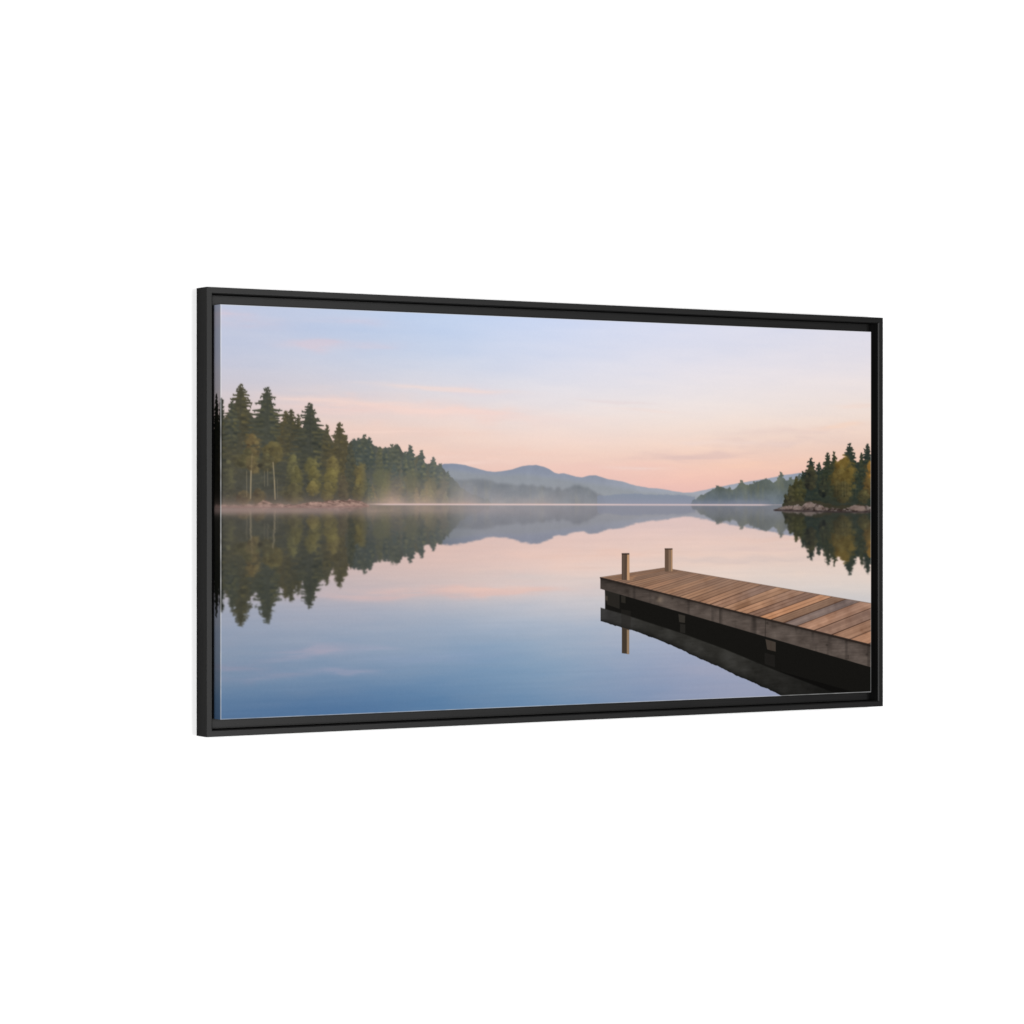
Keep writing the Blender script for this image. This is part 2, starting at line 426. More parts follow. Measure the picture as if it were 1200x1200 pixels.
    c += (n_big * 5 + n_mid * 6 + n_bough * 6 + n_fin * 2)[..., None]
    for p, ra, rb in (((53.0, 176.5), 26, 60), ((111.1, 187.9), 22, 50), ((204.2, 221.3), 30, 60), ((19.8, 255.5), 20, 60), ((255.0, 268.6), 14, 60), ((152.1, 222.1), 20, 40), ((216.8, 245.1), 20, 40)):
        lay(c, (88, 83, 61), np.clip(blob(p[0], p[1], ra, rb, int(p[0]), .5, 1.2) * (.55 + .5 * n_bough), 0, 1))
    TONES = ((73, 71, 58), (66, 68, 60), (80, 75, 58), (70, 72, 63))
    for p, hw, h in (((-16.6, 165.4), 22, 190), ((1.5, 172.8), 15, 160), ((40.7, 146.1), 46, 185), ((95.2, 151.1), 54, 195), ((134.2, 193.8), 22, 90), ((144.9, 190.5), 20, 90),
                     ((160.1, 199.7), 16, 120), ((185.2, 178.5), 52, 175), ((220.4, 219.4), 14, 90), ((246.8, 213.4), 36, 140), ((23.3, 177.1), 18, 90), ((258.6, 239.7), 16, 80), ((271.4, 250.8), 14, 80)):
        conifer(m, p[0], p[1], p[1] + h, hw, int(p[0]) + 2, .3, .12 if hw > 38 else .25, c, TONES[int(p[0]) % 4] if p[0] > 6 else (58, 60, 52))
    def leafy(p, ra, rb, col, a, seed):
        b = blob(p[0], p[1], ra, rb, seed, .42, .45)
        sh = np.array(col, np.float32) + (n_bough * 11 + n_mid * 13 + 7 * (AA - p[0]) / ra - 9 * (BB - p[1]) / rb)[..., None] * np.array((1, .95, .5), np.float32)
        g = sh.mean(-1, keepdims=True); sh = (g + (sh - g) * .84) * np.array((.985, .935, .95), np.float32)
        lay(c, sh, b * np.clip(a * .62 + .4 * n_mid + .25 * n_bough, 0, 1))
        foliage(c, p[0], p[1], ra * 1.05, rb * 1.05, sh[b > .8].mean(0) if (b > .8).any() else col, int(26 + ra * rb * .16), seed, .62)
    for p, ra, rb, col, a, sd in (((65.2, 261.3), 17, 22, (104,93,58), .9, 1), ((54.7, 283.4), 24, 16, (86,86,56), .75, 2), ((67.0, 294.3), 12, 14, (98,90,58), .8, 3),
                                  ((107.6, 270.3), 24, 17, (92,88,54), .9, 4), ((95.2, 289.4), 20, 14, (82,82,56), .7, 5),
                                  ((148.5, 304.8), 14, 28, (98,100,62), .9, 7), ((157.4, 320.6), 14, 22, (96,96,56), .8, 8), ((150.3, 346.0), 22, 16, (84,84,56), .7, 9),
                                  ((186.1, 298.1), 15, 16, (98,98,58), .85, 10), ((193.3, 318.8), 16, 22, (104,102,56), .9, 11), ((189.7, 337.9), 14, 12, (112,106,56), .8, 12),
                                  ((233.1, 297.7), 12, 18, (108,102,58), .9, 13), ((229.5, 320.2), 16, 20, (106,102,54), .9, 14), ((222.2, 342.6), 14, 16, (106,102,58), .8, 15),
                                  ((291.6, 303.7), 12, 22, (106,100,58), .9, 17), ((295.2, 326.2), 14, 18, (112,106,58), .9, 18), ((286.1, 344.0), 14, 14, (96,94,60), .7, 19),
                                  ((255.0, 336.1), 12, 22, (84,80,60), .7, 21), ((14.6, 323.0), 12, 34, (76,80,60), .6, 22), ((46.0, 354.3), 16, 12, (92,84,58), .7, 23), ((77.6, 352.6), 16, 14, (84,78,54), .7, 24),
                                  ((-4.5, 305.9), 6, 30, (80,78,56), .5, 26)):
        leafy(p, ra, rb, col, a, sd)
    tr = np.zeros((NB, NA), np.float32)
    for x0, y0, x1, y1, r, v in (62.1, 305.4, 61.0, 355.8, 1.25, .95), (64.4, 273.9, 62.6, 305.4, .8, .35), (53.0, 305.5, 53.3, 352.7, .7, .5), (107.6, 289.2, 110.2, 320.9, 1.1, .8), (110.2, 320.9, 111.8, 357.3, 1.2, .95), (89.9, 305.2, 89.9, 333.6, .6, .4), (96.1, 303.6, 96.6, 332.0, .7, .45), (116.4, 320.8, 117.0, 355.7, .5, .35):
        stroke(tr, x0, y0, x1, y1, r, r, v)
    lay(c, (166, 150, 120), tr)
    dk = np.zeros((NB, NA), np.float32)
    for x0, y0, x1, y1, r, v in (185.2, 186.5, 185.2, 269.4, .9, .5), (246.8, 220.6, 246.8, 292.8, .8, .5), (40.7, 154.7, 40.7, 223.8, .8, .35), (95.2, 159.8, 95.2, 223.0, .8, .35):
        stroke(dk, x0, y0, x1, y1, r, r, v)
    lay(c, (50, 50, 45), dk * .5)
    c += (np.array((98, 92, 84), np.float32) - c) * (low(222.2, 365.1) * .22)[..., None]
    t = low(333.4, 374.6) ** 2
    c += (np.array((112, 96, 84), np.float32) - c) * t[..., None] * .75
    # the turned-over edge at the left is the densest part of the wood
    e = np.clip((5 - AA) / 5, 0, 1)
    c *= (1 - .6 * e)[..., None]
    m = np.maximum(m, blob(293.4, 326.2, 12, 34, 3, .5, .5) * .9)
    lay(near, c, m)
    near[..., 3] *= (BB < 370.0)
    near[..., 3] *= 1 - .75 * smooth(np.clip((AA - 287.9) / (311.8 - 287.9), 0, 1)) * np.clip((BB - 252.1) / 60, .25, 1)
    # shore line: pink rocks
    m = under([(-21.8, 368.5), (2.4, 366.9), (46.0, 367.6), (72.3, 366.0), (82.8, 362.1), (91.7, 360.5), (100.5, 364.4), (125.3, 367.1), (152.1, 366.7), (175.3, 365.1), (186.1, 361.9), (196.9, 362.6), (211.4, 361.8), (225.9, 359.4), (236.8, 361.0), (247.7, 358.5), (260.4, 360.1), (271.4, 356.9), (286.1, 359.3), (298.9, 361.7), (306.3, 365.7), (311.8, 368.1)], 1.2, 43, 8, 1.5)
    m *= 1 - under([(-21.8, 372.4), (143.1, 373.1), (311.8, 372.1)], 0, 1, 10, 2)
    c = np.zeros((NB, NA, 3), np.float32) + np.array((126, 101, 92), np.float32)
    c += vnoise(9, 2.6, 44, 3, .75)[..., None] * np.array((50, 42, 38), np.float32)
    lay(near, c, m * np.clip(.55 + (AA - 37.2) / 260, .5, 1))
    rk = np.zeros((NB, NA), np.float32)
    for x0, y0, x1, y1 in ((186.1, 365.1, 206.0, 368.7), (200.5, 363.4, 216.8, 368.2), (224.1, 361.8, 247.7, 368.2), (236.8, 361.0, 255.0, 367.4), (251.3, 361.7, 269.6, 367.8), (86.4, 360.5, 100.5, 365.2), (273.2, 363.3, 295.2, 367.3)):
        stroke(rk, x0, y0, x1, y1, 1.6, 1.0, .7)
    lay(near, (172, 140, 127), rk * near[..., 3] * .8)
    ln = np.zeros((NB, NA), np.float32)
    for x0, y0, x1, y1 in ((-21.8, 371.9, 72.3, 372.5), (72.3, 372.5, 215.0, 372.7), (215.0, 372.4, 306.3, 369.7)):
        stroke(ln, x0, y0, x1, y1, 1.1, 1.1, .55)
    lay(near, (110, 78, 74), ln)

    # ---- right bank, close
    rb_ = np.zeros((NB, NA, 4), np.float32)
    m = under([(1287.0, 375.7), (1291.4, 365.1), (1298.1, 352.7), (1304.7, 343.8), (1311.4, 329.6), (1320.3, 322.5), (1331.4, 315.3), (1340.3, 306.4), (1349.3, 302.8), (1362.7, 297.4), (1378.4, 295.5), (1391.9, 293.6), (1403.2, 289.9), (1419.0, 284.4), (1437.1, 273.5), (1453.0, 268.0), (1471.3, 269.6), (1485.0, 274.9), (1503.3, 272.9), (1521.7, 267.3), (1568.0, 261.4)], 2.5, 51, 9, 1.4)
    c = np.zeros((NB, NA, 3), np.float32) + np.array((48, 56, 48), np.float32)
    c += (n_big * 5 + n_mid * 6 + n_bough * 4 + n_fin * 2)[..., None]
    for p, hw, h in (((1363.8, 269.8), 32, 100), ((1384.0, 279.4), 15, 70), ((1407.7, 257.7), 23, 100), ((1424.6, 255.8), 19, 100), ((1465.6, 237.4), 34, 115),
                     ((1513.7, 237.7), 22, 110), ((1497.6, 256.8), 8, 60), ((1324.7, 308.3), 11, 50), ((1342.6, 297.5), 12, 50), ((1309.2, 324.3), 9, 40), ((1298.1, 343.8), 8, 25), ((1544.8, 250.8), 16, 100)):
        conifer(m, p[0], p[1], p[1] + h, hw, int(p[0]) + 3, .25, .2, c, ((50, 56, 46), (44, 52, 47), (54, 57, 44))[int(p[0]) % 3])
    for p, ra, rr, col, a, sd in (((1326.9, 336.7), 24, 26, (64,66,38), .8, 2), ((1306.9, 349.1), 14, 20, (66,68,46), .7, 3), ((1362.7, 309.8), 20, 22, (56,58,42), .6, 4), ((1396.4, 327.5), 14, 20, (52,58,44), .6, 8),
                                  ((1448.5, 289.6), 30, 26, (112,94,38), .9, 5), ((1439.4, 312.9), 24, 20, (92,82,40), .85, 7), ((1462.1, 312.8), 22, 20, (98,86,38), .8, 9),
                                  ((1448.5, 338.0), 26, 20, (74,72,42), .8, 6), ((1521.7, 301.6), 14, 26, (142,108,42), .95, 11), ((1517.1, 330.5), 16, 18, (92,78,40), .8, 12), ((1503.3, 348.6), 20, 12, (64,64,40), .7, 14)):
        leafy(p, ra, rr, col, a, sd)
    tr = np.zeros((NB, NA), np.float32)
    for x0, y0, x1, y1 in ((1453.0, 309.3, 1455.3, 350.5), (1446.2, 312.9, 1447.1, 348.7), (1462.1, 320.0, 1461.0, 345.1), (1430.3, 316.6, 1430.3, 345.2), (1482.7, 330.7, 1482.7, 350.4)):
        stroke(tr, x0, y0, x1, y1, .7, .7, .35)
    lay(c, (118, 108, 80), tr * .7)
    t = low(345.3, 370.3)
    c *= (1 - .25 * t * (.6 + .5 * n_mid))[..., None]
    lay(rb_, c, m)
    m = under([(1309.2, 361.5), (1329.2, 359.7), (1351.5, 357.9), (1380.6, 357.8), (1403.2, 363.1), (1430.3, 366.7), (1457.6, 366.6), (1485.0, 364.8), (1512.5, 366.6), (1568.0, 366.5)], 1.5, 57, 8, 2) * (1 - under([(1309.2, 375.7), (1568.0, 379.2)], 0, 1, 10, 2))
    lay(rb_, (54, 50, 37), m * .8)
    rb_[..., 3] *= (BB < 377.4)
    # boulders
    m = under([(1269.4, 376.6), (1278.2, 373.1), (1291.4, 369.5), (1304.7, 366.8), (1318.0, 366.8), (1331.4, 365.9), (1340.3, 368.6), (1347.0, 365.0), (1356.0, 361.4), (1362.7, 360.5), (1371.7, 363.2), (1385.1, 365.8), (1394.1, 368.5), (1407.7, 372.1), (1421.2, 373.0), (1439.4, 373.8), (1453.0, 374.7), (1462.1, 371.1), (1473.5, 367.5), (1485.0, 366.6), (1498.7, 368.4), (1507.9, 368.4), (1521.7, 368.4), (1568.0, 370.1)], 1.6, 55, 7, 1.3)
    m *= 1 - under([(1262.7, 378.9), (1340.3, 379.2), (1430.3, 380.6), (1568.0, 381.0)], 0, 1, 10, 1.5)
    c = np.zeros((NB, NA, 3), np.float32) + np.array((88, 78, 74), np.float32)
    c += (vnoise(8, 3.6, 56, 3, .8) * 58)[..., None]
    c -= low(370.3, 382.8)[..., None] * 28
    for p, ra, rr in (((1362.7, 366.8), 17, 6), ((1387.4, 372.1), 16, 5), ((1482.7, 372.0), 20, 5), ((1326.9, 372.1), 12, 4), ((1498.7, 375.6), 14, 4), ((1300.3, 372.2), 10, 3)):
        lay(c, (138, 119, 111), blob(p[0], p[1], ra, rr, int(p[0]), .5, .8) * .65)
    cr = np.zeros((NB, NA), np.float32)
    for x0, y0, x1, y1 in ((1347.0, 368.6, 1338.1, 377.4), (1376.1, 366.7, 1369.4, 377.4), (1398.6, 370.3, 1403.2, 379.2), (1441.7, 373.8, 1437.1, 380.1), (1507.9, 370.2, 1514.8, 379.2), (1318.0, 368.6, 1311.4, 377.5), (1419.0, 373.8, 1423.5, 380.1), (1457.6, 375.6, 1453.0, 381.0)):
        stroke(cr, x0, y0, x1, y1, 1.1, .7, .6)
    lay(c, (54, 46, 42), cr)
    lay(rb_, c, m)
    ln = np.zeros((NB, NA), np.float32)
    for x0, y0, x1, y1 in ((1267.2, 377.1, 1329.2, 378.9), (1329.2, 378.9, 1441.7, 381.0), (1441.7, 381.0, 1568.0, 381.0)):
        stroke(ln, x0, y0, x1, y1, 1.7, 1.9, .9)
    lay(rb_, (52, 44, 46), ln * .8)

    for q in (far, near, rb_):                           # a lens' softness
        pm = np.concatenate([q[..., :3] * q[..., 3:], q[..., 3:]], -1); pm = pm * .45 + blur(pm, 1, 1) * .55
        q[..., :3] = pm[..., :3] / np.maximum(pm[..., 3:], 1e-3); q[..., 3] = pm[..., 3]
    # ---- water: its own colours, then the land turned over on it
    hb = 762 - wl
    wat = ramp([wl + hb * q for q in (0, .12, .25, .38, .5, .63, .8, 1)], cols, [
        [(196,170,166),(202,174,168),(212,184,180),(220,192,188),(222,194,190),(216,192,188)],
        [(196,170,166),(202,176,170),(212,186,180),(222,194,188),(226,198,192),(222,198,190)],
        [(190,168,166),(208,181,174),(221,189,179),(231,198,186),(236,206,192),(234,206,192)],
        [(174,168,175),(192,177,178),(208,189,185),(219,201,196),(226,209,200),(222,208,200)],
        [(156,161,176),(168,170,184),(177,180,191),(192,193,202),(206,201,202),(208,205,204)],
        [(141,152,172),(145,158,178),(149,164,185),(161,174,192),(178,181,196),(186,186,199)],
        [(116,138,163),(116,141,169),(122,147,175),(135,159,184),(154,162,186),(164,168,188)],
        [(80,110,146),(76,109,148),(86,121,158),(108,138,170),(142,152,178),(150,156,180)]])
    sw = [((522.6, 534.2),230,9,(222,186,178),.6,.0),((380.5, 540.2),170,7,(214,180,176),.5,0),((609.7, 530.5),120,5,(226,194,184),.5,0),
          ((182.5, 644.0),75,13,(168,162,180),.5,0),((204.2, 639.7),30,5,(176,164,178),.35,0),((30.2, 669.9),70,14,(142,142,164),.6,0),((260.4, 679.7),75,8,(154,155,178),.5,-.02),((125.3, 682.1),50,4,(140,144,166),.4,0),((436.9, 658.7),160,10,(146,160,188),.3,0),((668.6, 606.5),170,12,(172,182,200),.3,0),((315.5, 642.6),60,7,(156,162,186),.4,0),
          ((107.6, 684.7),60,5,(134,144,168),.5,0),((1143.0, 477.0),220,7,(210,192,188),.5,.01),((1251.8, 437.4),200,6,(232,198,184),.5,0),((1208.0, 460.0),160,6,(214,190,186),.35,0),
          ((828.9, 465.8),200,9,(234,196,180),.4,0),((1208.0, 507.4),220,7,(232,212,200),.4,0),((708.2, 508.4),160,8,(206,198,196),.3,0),((748.2, 490.4),200,5,(228,198,186),.35,0)]
    for i, (cc, ra, rr, col, a, sl) in enumerate(sw): streak(wat, col=col, c=cc, ra=ra, rb=rr, a=a, seed=80 + i, slope=sl)
    wat += vnoise(170, 5, 71, 3)[..., None] * 1.3 + vnoise(200, 40, 72, 4, .6)[..., None] * np.array((5.5, 2.6, .5), np.float32)
    yi = BB[:, 0]

    def mirror(layer, line, fade, tint, k, wob, seed, soft):
        src = np.clip(np.round(2 * line - yi).astype(int) + WRAP, 0, NB - 1)
        ref = layer[src].copy()
        ref[yi < line - .5] = 0
        # ripples push each row sideways a little, more near the viewer
        r = np.random.RandomState(seed)
        base = np.convolve(r.randn(NB + 8), np.ones(3) / 3, 'same')[:NB]
        dep = np.clip((yi - line) / 220, 0, 1)
        wav = vnoise(14, 2.6, seed, 2)
        idx = AA + WRAP + (base[:, None] * 3 + wav * 3.4) * wob * (.25 + dep)[:, None]
        idx = np.clip(np.round(idx).astype(int), 0, NA - 1)
        ref = np.take_along_axis(ref, idx[..., None], 1)
        # and up and down
        vs = np.clip(np.round(np.arange(NB)[:, None] + vnoise(15, 2.6, seed + 3, 2) * 6 * wob * (.2 + dep)[:, None]).astype(int), 0, NB - 1)
        ref = np.take_along_axis(ref, vs[..., None], 0)
        ref[..., :3] *= ref[..., 3:]
        ref = blur(ref, soft[0], soft[1]); a = ref[..., 3]
        colr = ref[..., :3] / np.maximum(a, 1e-3)[..., None]
        colr = colr * k + np.array(tint, np.float32) * (1 - k)
        f = fade[0] + (fade[1] - fade[0]) * dep
        a = a * f[:, None] * (BB >= line)
        lay(wat, colr, np.clip(a, 0, 1))

    tx = np.clip((AA[0] - 474.8) / (561.1 - 474.8), 0, 1)[:, None]
    mirror(far, wl, (.9, 1.0), (34, 42, 44) + tx * np.array((72, 64, 74)), .74, .5, 5, (1, 1))
    mirror(near, 367.8, (.93, 1.0), (36, 42, 40), .8, .5, 6, (1, 1))
    mirror(rb_, 374.9, (.95, 1.0), (34, 38, 36), .80, .8, 7, (1, 1))

    img = np.where((BB < wl)[..., None], sky, wat)
    L = far[..., :3]
    for layer in (far, near, rb_):
        lay(img, layer[..., :3], layer[..., 3] * np.where(BB < wl + (0 if layer is far else 60), 1, 0))
    # ---- mist lying on the water
    d = (BB - wl)
    mx = np.clip((AA - 302.6) / 40, 0, 1) * np.clip((1264.9 - AA) / 30, 0, 1)
    lay(img, (226, 202, 198), np.exp(-((d - .5) / 1.9) ** 2) * mx * .85)
    n = vnoise(120, 14, 90, 3)
    lay(img, (197, 169, 160), np.exp(-((d - 9) / 13) ** 2) * (.42 + .14 * n) * np.clip((828.9 - AA) / 500, .12, 1) * (1 - .35 * (AA < 306.3)))
    up = np.exp(-np.clip(-d, 0, 400) / 17) * (d < 0) * (.5 + .35 * vnoise(55, 26, 91, 3))
    lay(img, (200, 168, 156), up * np.clip((AA - 297.1) / 60, .06, 1) * np.clip((952.4 - AA) / 500, .08, 1))
    lay(img, (158, 134, 130), np.exp(-((BB - 377.8) / 7) ** 2) * .55 * np.clip((306.3 - AA) / 60, 0, 1))
    lay(img, (150, 150, 172), np.exp(-((d + 4) / 6) ** 2) * .3 * mx * np.clip((AA - 808.6) / 100, 0, 1))

    q = ((AA - 310.0) / 26) ** 2 + ((BB - 376.2) / 17) ** 2
    lay(img, (158, 136, 127), np.exp(-q) * .42)
    # ---- the dock
    def P(p, col, a=1.0, soft=1.3): lay(img, col, poly(p, soft) * a)
    grain = vnoise(26, 3, 101, 3, .65); blot = vnoise(24, 15, 102, 3)
    # its picture on the water
    edge = .8 * vnoise(9, 2.2, 104, 2)
    black = [(847.3, 532.1), (1568.0, 723.4), (1568.0, 833.9), (1295.9, 759.5), (1164.6, 700.9), (847.3, 581.4)]
    P([(847.3, 533.8), (1568.0, 719.8), (1568.0, 815.8), (1262.7, 733.7), (847.3, 578.0)], (22, 21, 19))
    P([(1262.7, 705.5), (1568.0, 783.2), (1568.0, 833.9), (1385.1, 826.7), (1284.8, 745.0)], (15, 14, 13))
    tb, bb_ = [(836.1, 571.0), (890.3, 584.8), (952.4, 603.1), (1036.3, 627.2), (1143.0, 661.9), (1262.7, 705.5), (1419.0, 758.3), (1568.0, 808.5)], [(836.1, 598.2), (886.2, 611.1), (910.9, 617.6), (962.8, 633.3), (1015.2, 652.6), (1068.1, 674.7), (1121.5, 695.3), (1186.2, 721.7), (1251.8, 746.6), (1318.0, 774.4), (1568.0, 870.1)]
    m = under(tb, 0, 1, 10, 2.5) * (1 - under(bb_, .9, 105, 9, 1.2)) * (AA > tb[0][0])
    c = np.zeros((NB, NA, 3), np.float32) + np.array((50, 49, 46), np.float32) + (blot * 8 + grain * 3)[..., None]
    c += np.clip((952.4 - AA) / 110, 0, 1)[..., None] * np.array((8, 8, 10), np.float32)
    d2 = np.interp(AA[0], [p[0] for p in bb_], [p[1] for p in bb_])[None, :] - BB
    c *= (1 - .5 * np.exp(-np.clip(d2, 0, 99) / 7))[..., None]
    c *= (1 - .55 * np.clip((AA - 1164.6) / 260, 0, 1))[..., None]
    lay(img, c, m)
    fill = (BB > np.interp(AA[0], [p[0] for p in tb], [p[1] for p in tb])[None, :] - 60) * 0
    P([(887.6, 611.1), (905.4, 615.8), (905.4, 665.3), (887.6, 663.1)], (66, 56, 46))
    P([(899.8, 616.5), (905.4, 617.5), (905.4, 665.3), (899.8, 665.1)], (146, 122, 96))
    P([(886.2, 575.3), (908.9, 579.1), (908.9, 615.0), (886.2, 609.4)], (40, 37, 34), .45)
    # under the deck
    P([(846.3, 534.7), (882.1, 541.2), (882.1, 574.4), (852.4, 565.3), (848.3, 555.9)], (44, 41, 37), .8)
    P([(847.3, 547.4), (853.4, 548.4), (853.4, 557.7), (847.3, 555.9)], (96, 84, 72), .5)
    P([(886.2, 548.0), (896.5, 549.9), (896.5, 563.5), (886.2, 561.7)], (56, 52, 46), .6)
    P([(1025.7, 587.3), (1042.6, 591.1), (1041.6, 605.7), (1027.8, 603.7)], (74, 69, 62), .6)
    P([(1029.9, 607.2), (1042.6, 609.2), (1042.6, 626.5), (1029.9, 624.5)], (42, 40, 37), .8)
    P([(1245.2, 643.4), (1271.6, 650.2), (1271.6, 669.6), (1249.6, 664.6)], (80, 70, 62), .75)
    P([(1258.3, 649.0), (1260.5, 649.4), (1260.5, 668.4), (1258.3, 667.5)], (60, 50, 44), .6)
    P([(1243.0, 671.5), (1269.4, 677.5), (1269.4, 702.2), (1243.0, 694.4)], (34, 32, 30), .7)
    # side board
    fl, fr = [(836.1, 511.3), (1568.0, 672.1)]; gl, gr = [(836.1, 533.7), (1568.0, 720.7)]
    m = poly([fl, fr, gr, gl], 1.3)
    c = np.zeros((NB, NA, 3), np.float32) + np.array((88, 78, 72), np.float32)
    c += (blot * 12 + grain * 7)[..., None] * np.array((1, .93, .88), np.float32)
    stn = np.clip(vnoise(15, 120, 107, 2) - .35, 0, 1)
    c *= (1 - .4 * stn)[..., None]
    c *= (1 - .22 * np.clip((994.2 - AA) / 120, 0, 1))[..., None]
    ft = np.interp(AA[0], (fl[0], fr[0]), (fl[1], fr[1]))[None, :]
    c *= (1 - .55 * np.exp(-np.clip(BB - ft, 0, 99) / 5))[..., None]
    for p, r in (((1011.0, 555.1), 3), ((900.6, 539.7), 7), ((1405.4, 659.6), 3), ((1512.5, 682.1), 4), ((973.2, 554.5), 5), ((1249.6, 610.0), 4)):
        lay(c, (48, 42, 38), np.exp(-(((AA - p[0]) / r) ** 2 + ((BB - p[1]) / (r * .8)) ** 2)) * .75)
    p = (979.5, 558.1); lay(c, (132, 116, 100), np.exp(-(((AA - p[0]) / 7) ** 2 + ((BB - p[1]) / 6) ** 2)) * .6)
    sm = np.zeros((NB, NA), np.float32)
    for x0, y0, x1, y1 in ((1129.0, 576.2, 1129.0, 612.8), (1245.2, 602.9, 1245.2, 641.6), (1462.1, 682.5, 1462.1, 689.7)):
        stroke(sm, x0, y0, x1, y1, 1.4, 1.1, .6)
    lay(c, (50, 44, 40), sm)
    lay(img, c, m)
    # planks
    A, B_, C_, D_ = (836.1, 510.8), (990.0, 493.4), (1579.6, 582.6), (1568.0, 672.1)
    deck = poly([A, B_, C_, D_], 1.2)
    fx = [(836.1, 510.8), (855.5, 515.1), (874.9, 519.3), (894.4, 523.6), (915.1, 528.2), (935.8, 532.7), (957.6, 537.5), (979.5, 542.4), (1002.6, 547.5), (1026.8, 552.8), (1051.1, 558.1), (1076.6, 563.8), (1103.3, 569.6), (1134.4, 576.5), (1165.6, 583.4), (1197.1, 590.3), (1227.6, 597.0), (1258.3, 603.8), (1291.4, 611.1), (1324.7, 618.4), (1370.5, 628.5), (1416.7, 638.7), (1464.4, 649.2), (1514.8, 660.3), (1572.6, 673.0)]
    bx = [(990.0, 493.4), (1000.5, 494.9), (1011.8, 496.7), (1028.3, 499.2), (1045.4, 501.7), (1062.8, 504.4), (1081.9, 507.3), (1104.8, 510.7), (1128.6, 514.3), (1153.5, 518.1), (1179.7, 522.1), (1207.6, 526.3), (1236.8, 530.7), (1274.4, 536.4), (1314.0, 542.4), (1351.7, 548.1), (1387.2, 553.5), (1420.6, 558.6), (1456.7, 564.0), (1494.4, 569.7), (1546.0, 577.5), (1597.8, 585.4), (1651.3, 593.5), (1704.3, 601.5), (1764.0, 610.6)]
    tone = [(132,104,86),(150,116,94),(128,104,90),(160,124,100),(150,116,94),(170,128,102),(146,114,94),(166,126,100),(150,116,96),(174,132,104),(150,114,92),(178,134,106),(150,116,96),(158,122,98),(176,134,106),(142,112,96),(192,142,108),(142,112,92),(124,108,102),(166,128,106),(146,116,100),(158,122,100),(172,130,104),(140,116,106)]
    c = np.zeros((NB, NA, 3), np.float32) + 120
    gaps = np.zeros((NB, NA), np.float32)
    for i in range(len(tone)):
        q = [fx[i], bx[i], bx[i + 1], fx[i + 1]]
        (x0, y0), (x1, y1) = fx[i], bx[i]
        L = math.hypot(x1 - x0, y1 - y0)
        u = ((AA - x0) * (x1 - x0) + (BB - y0) * (y1 - y0)) / L          # along the plank
        v = (-(AA - x0) * (y1 - y0) + (BB - y0) * (x1 - x0)) / L         # across it
        rr = np.random.RandomState(300 + i)
        gr_ = sum(np.interp(v, np.arange(-60, 90, 2.3 / (k + 1)), rr.randn(len(np.arange(-60, 90, 2.3 / (k + 1))))) / (k + 1.3) for k in range(2))
        kn = n_mid * .9 + np.sin(u / (16 + 9 * rr.rand()) + 6 * rr.rand()) * .6
        col = np.array(tone[i], np.float32) * np.array((1.0, .99, .985), np.float32) + (np.clip(blot, 0, 1) * -16)[..., None] + (gr_ * 9 + kn * 8)[..., None] * np.array((1, .86, .74), np.float32)
        cool = np.clip((u / L - .45) * 1.2, 0, .4) * rr.rand()
        col += (np.array((112, 102, 104), np.float32) - col) * cool[..., None]
        if i < 12:
            col += (np.array((148, 116, 95), np.float32) - col) * .45
        pm = poly(q, 1.2)
        c += (col - c) * pm[..., None]
        if i < 17:
            (p0, p1), (p2, p3) = fx[i + 1], bx[i + 1]
            stroke(gaps, (x0 + p0) / 2, (y0 + p1) / 2, (x1 + p2) / 2, (y1 + p3) / 2, .6, .4, .38)
        if i: stroke(gaps, x0, y0, x1, y1, 1.3 if i > 15 else .8, .7 if i > 15 else .4, (.8, .55, .7)[i % 3] if i > 9 else (.5, .3, .4)[i % 3])
    c += (np.array((70, 48, 38), np.float32) - c) * gaps[..., None]
    lay(img, c, deck)
    e = np.zeros((NB, NA), np.float32); stroke(e, A[0], A[1] + 1, D_[0], D_[1] + 1, 1.4, 2.6, .85); lay(img, (40, 32, 28), e)
    e = np.zeros((NB, NA), np.float32); stroke(e, B_[0], B_[1], C_[0], C_[1], .7, .9, .5); stroke(e, A[0], A[1], B_[0], B_[1], .6, .6, .5); lay(img, (110, 82, 66), e)
    # the two mooring posts
    P([(906.8, 510.8), (921.3, 508.4), (913.0, 517.7), (904.7, 517.6)], (176, 132, 98), .5, 5)
    P([(887.4, 463.7), (905.6, 463.8), (905.6, 517.6), (887.4, 516.2)], (84, 68, 58))
    P([(890.9, 466.3), (893.8, 466.3), (893.4, 515.7), (890.9, 515.7)], (104, 86, 72), .6)
    P([(900.6, 465.5), (905.6, 465.5), (906.4, 517.6), (900.0, 517.5)], (190, 148, 112))
    P([(887.4, 463.2), (905.6, 463.3), (905.6, 466.4), (887.4, 466.2)], (58, 46, 40), .85)
    P([(992.1, 454.7), (1011.0, 454.8), (1011.0, 501.3), (992.1, 501.1)], (98, 78, 64))
    P([(1001.5, 456.8), (1007.2, 456.8), (1007.2, 501.3), (1001.5, 501.2)], (138, 112, 92), .8)
    P([(1007.6, 456.0), (1011.0, 456.0), (1011.0, 501.3), (1007.6, 501.3)], (184, 146, 112), .9)
    P([(992.1, 454.3), (1011.0, 454.4), (1011.0, 456.9), (992.1, 456.7)], (66, 52, 44), .85)
    P([(1008.9, 499.9), (1021.5, 500.9), (1013.1, 505.2), (994.2, 503.2)], (120, 92, 74), .5, 3)

    # ---- the cloth's weave
    img = np.clip(img, 0, 255)
    g = img.mean(-1, keepdims=True); img = g + (img - g) * 1.0
    img += vnoise(2.2, 2.2, 120, 1)[..., None] * .7
    lin = np.clip(img / 255, 0, 1)
    lin = np.where(lin <= .04045, lin / 12.92, ((lin + .055) / 1.055) ** 2.4)
    return lin.astype(np.float32)


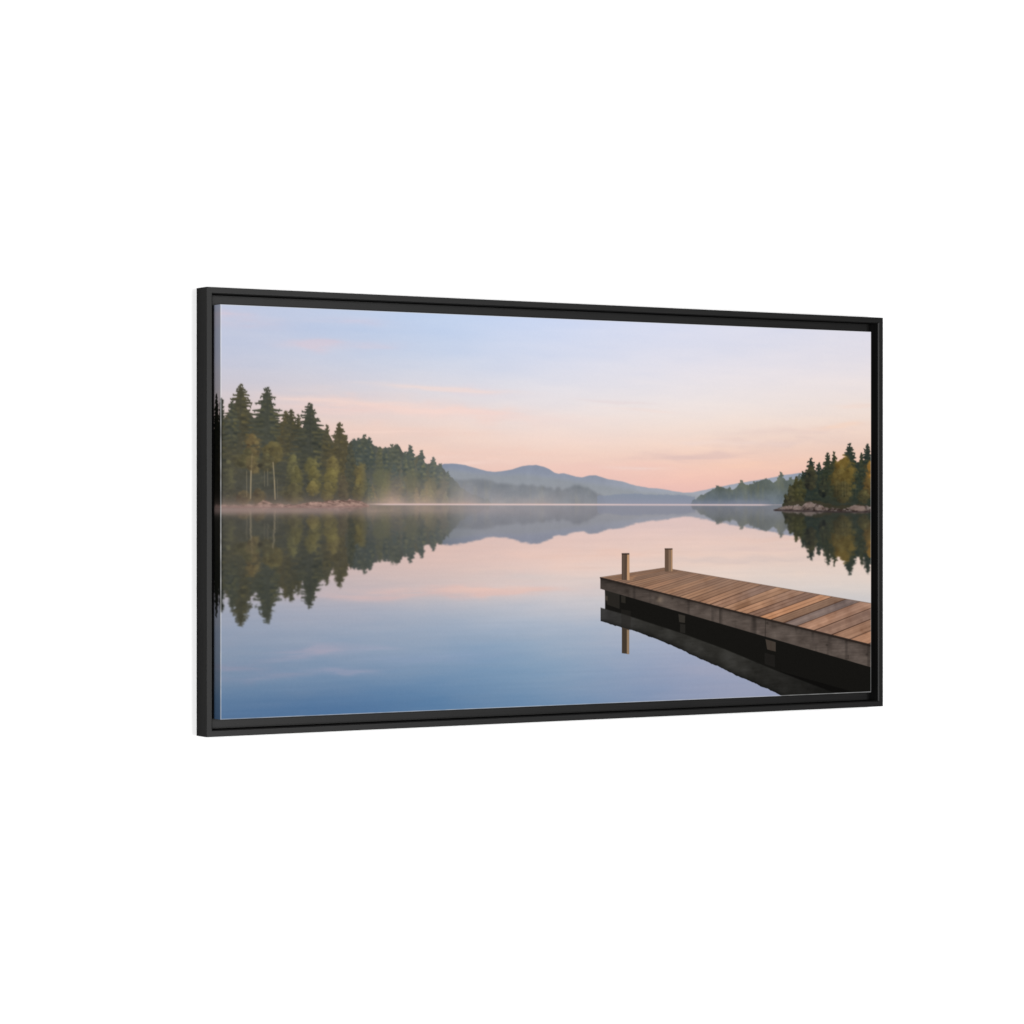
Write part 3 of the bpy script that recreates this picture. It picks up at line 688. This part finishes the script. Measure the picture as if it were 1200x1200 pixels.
# ================================================================ the stretched canvas carrying it
def canvas(parent):
    ink = paint() / LIT
    # the fold: light caught on its edge, painted into the ink as a pale line
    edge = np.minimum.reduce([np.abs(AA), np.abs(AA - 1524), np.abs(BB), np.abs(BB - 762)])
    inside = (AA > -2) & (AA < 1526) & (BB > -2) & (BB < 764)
    fold_highlight = np.clip(1.25 - edge / 1.6, 0, 1) * inside * (.85 + .3 * vnoise(20, 20, 140, 2))
    ink = ink + (np.array((.60, .60, .60)) - ink) * (fold_highlight * .5)[..., None]
    ox = np.clip(AA, 0, 1524); ob = np.clip(BB, 0, 762)
    depth = np.maximum.reduce([-AA, AA - 1524, -BB, BB - 762, np.zeros_like(AA)])
    near = np.minimum.reduce([AA, 1524 - AA, BB, 762 - BB])
    depth = np.where(depth > 0, depth + .9, np.where(near < .5, .8, np.where(near < 1.5, .2, 0)))   # softly rounded fold
    depth = np.minimum(depth, 28)
    co = np.stack([ox / 1000 - CW / 2, depth / 1000, CH / 2 - ob / 1000], -1).reshape(-1, 3).astype(np.float32)
    idx = np.arange(NB * NA).reshape(NB, NA)
    q = np.stack([idx[:-1, :-1], idx[1:, :-1], idx[1:, 1:], idx[:-1, 1:]], -1)
    am, bm_ = AA[:-1, :-1] + .5, BB[:-1, :-1] + .5
    keep = ~(((am < 0) | (am > 1524)) & ((bm_ < 0) | (bm_ > 762)))
    q = q[keep]
    used = np.zeros(NB * NA, bool); used[q.ravel()] = True
    remap = np.cumsum(used) - 1
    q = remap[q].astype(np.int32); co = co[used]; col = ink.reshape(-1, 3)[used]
    me = bpy.data.meshes.new('canvas')
    me.vertices.add(len(co)); me.vertices.foreach_set('co', co.ravel())
    me.loops.add(q.size); me.loops.foreach_set('vertex_index', q.ravel())
    me.polygons.add(len(q)); me.polygons.foreach_set('loop_start', np.arange(0, q.size, 4, dtype=np.int32))
    me.update(calc_edges=True); me.validate()
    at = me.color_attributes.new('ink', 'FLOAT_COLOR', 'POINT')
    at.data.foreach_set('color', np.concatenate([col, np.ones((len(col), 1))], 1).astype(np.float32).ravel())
    me.materials.append(mat_print())
    o = bpy.data.objects.new('canvas', me); C.objects.link(o); o.parent = parent
    o.location = (0, RECESS - BASE[1], FH / 2)
    return o


canvas(pic)
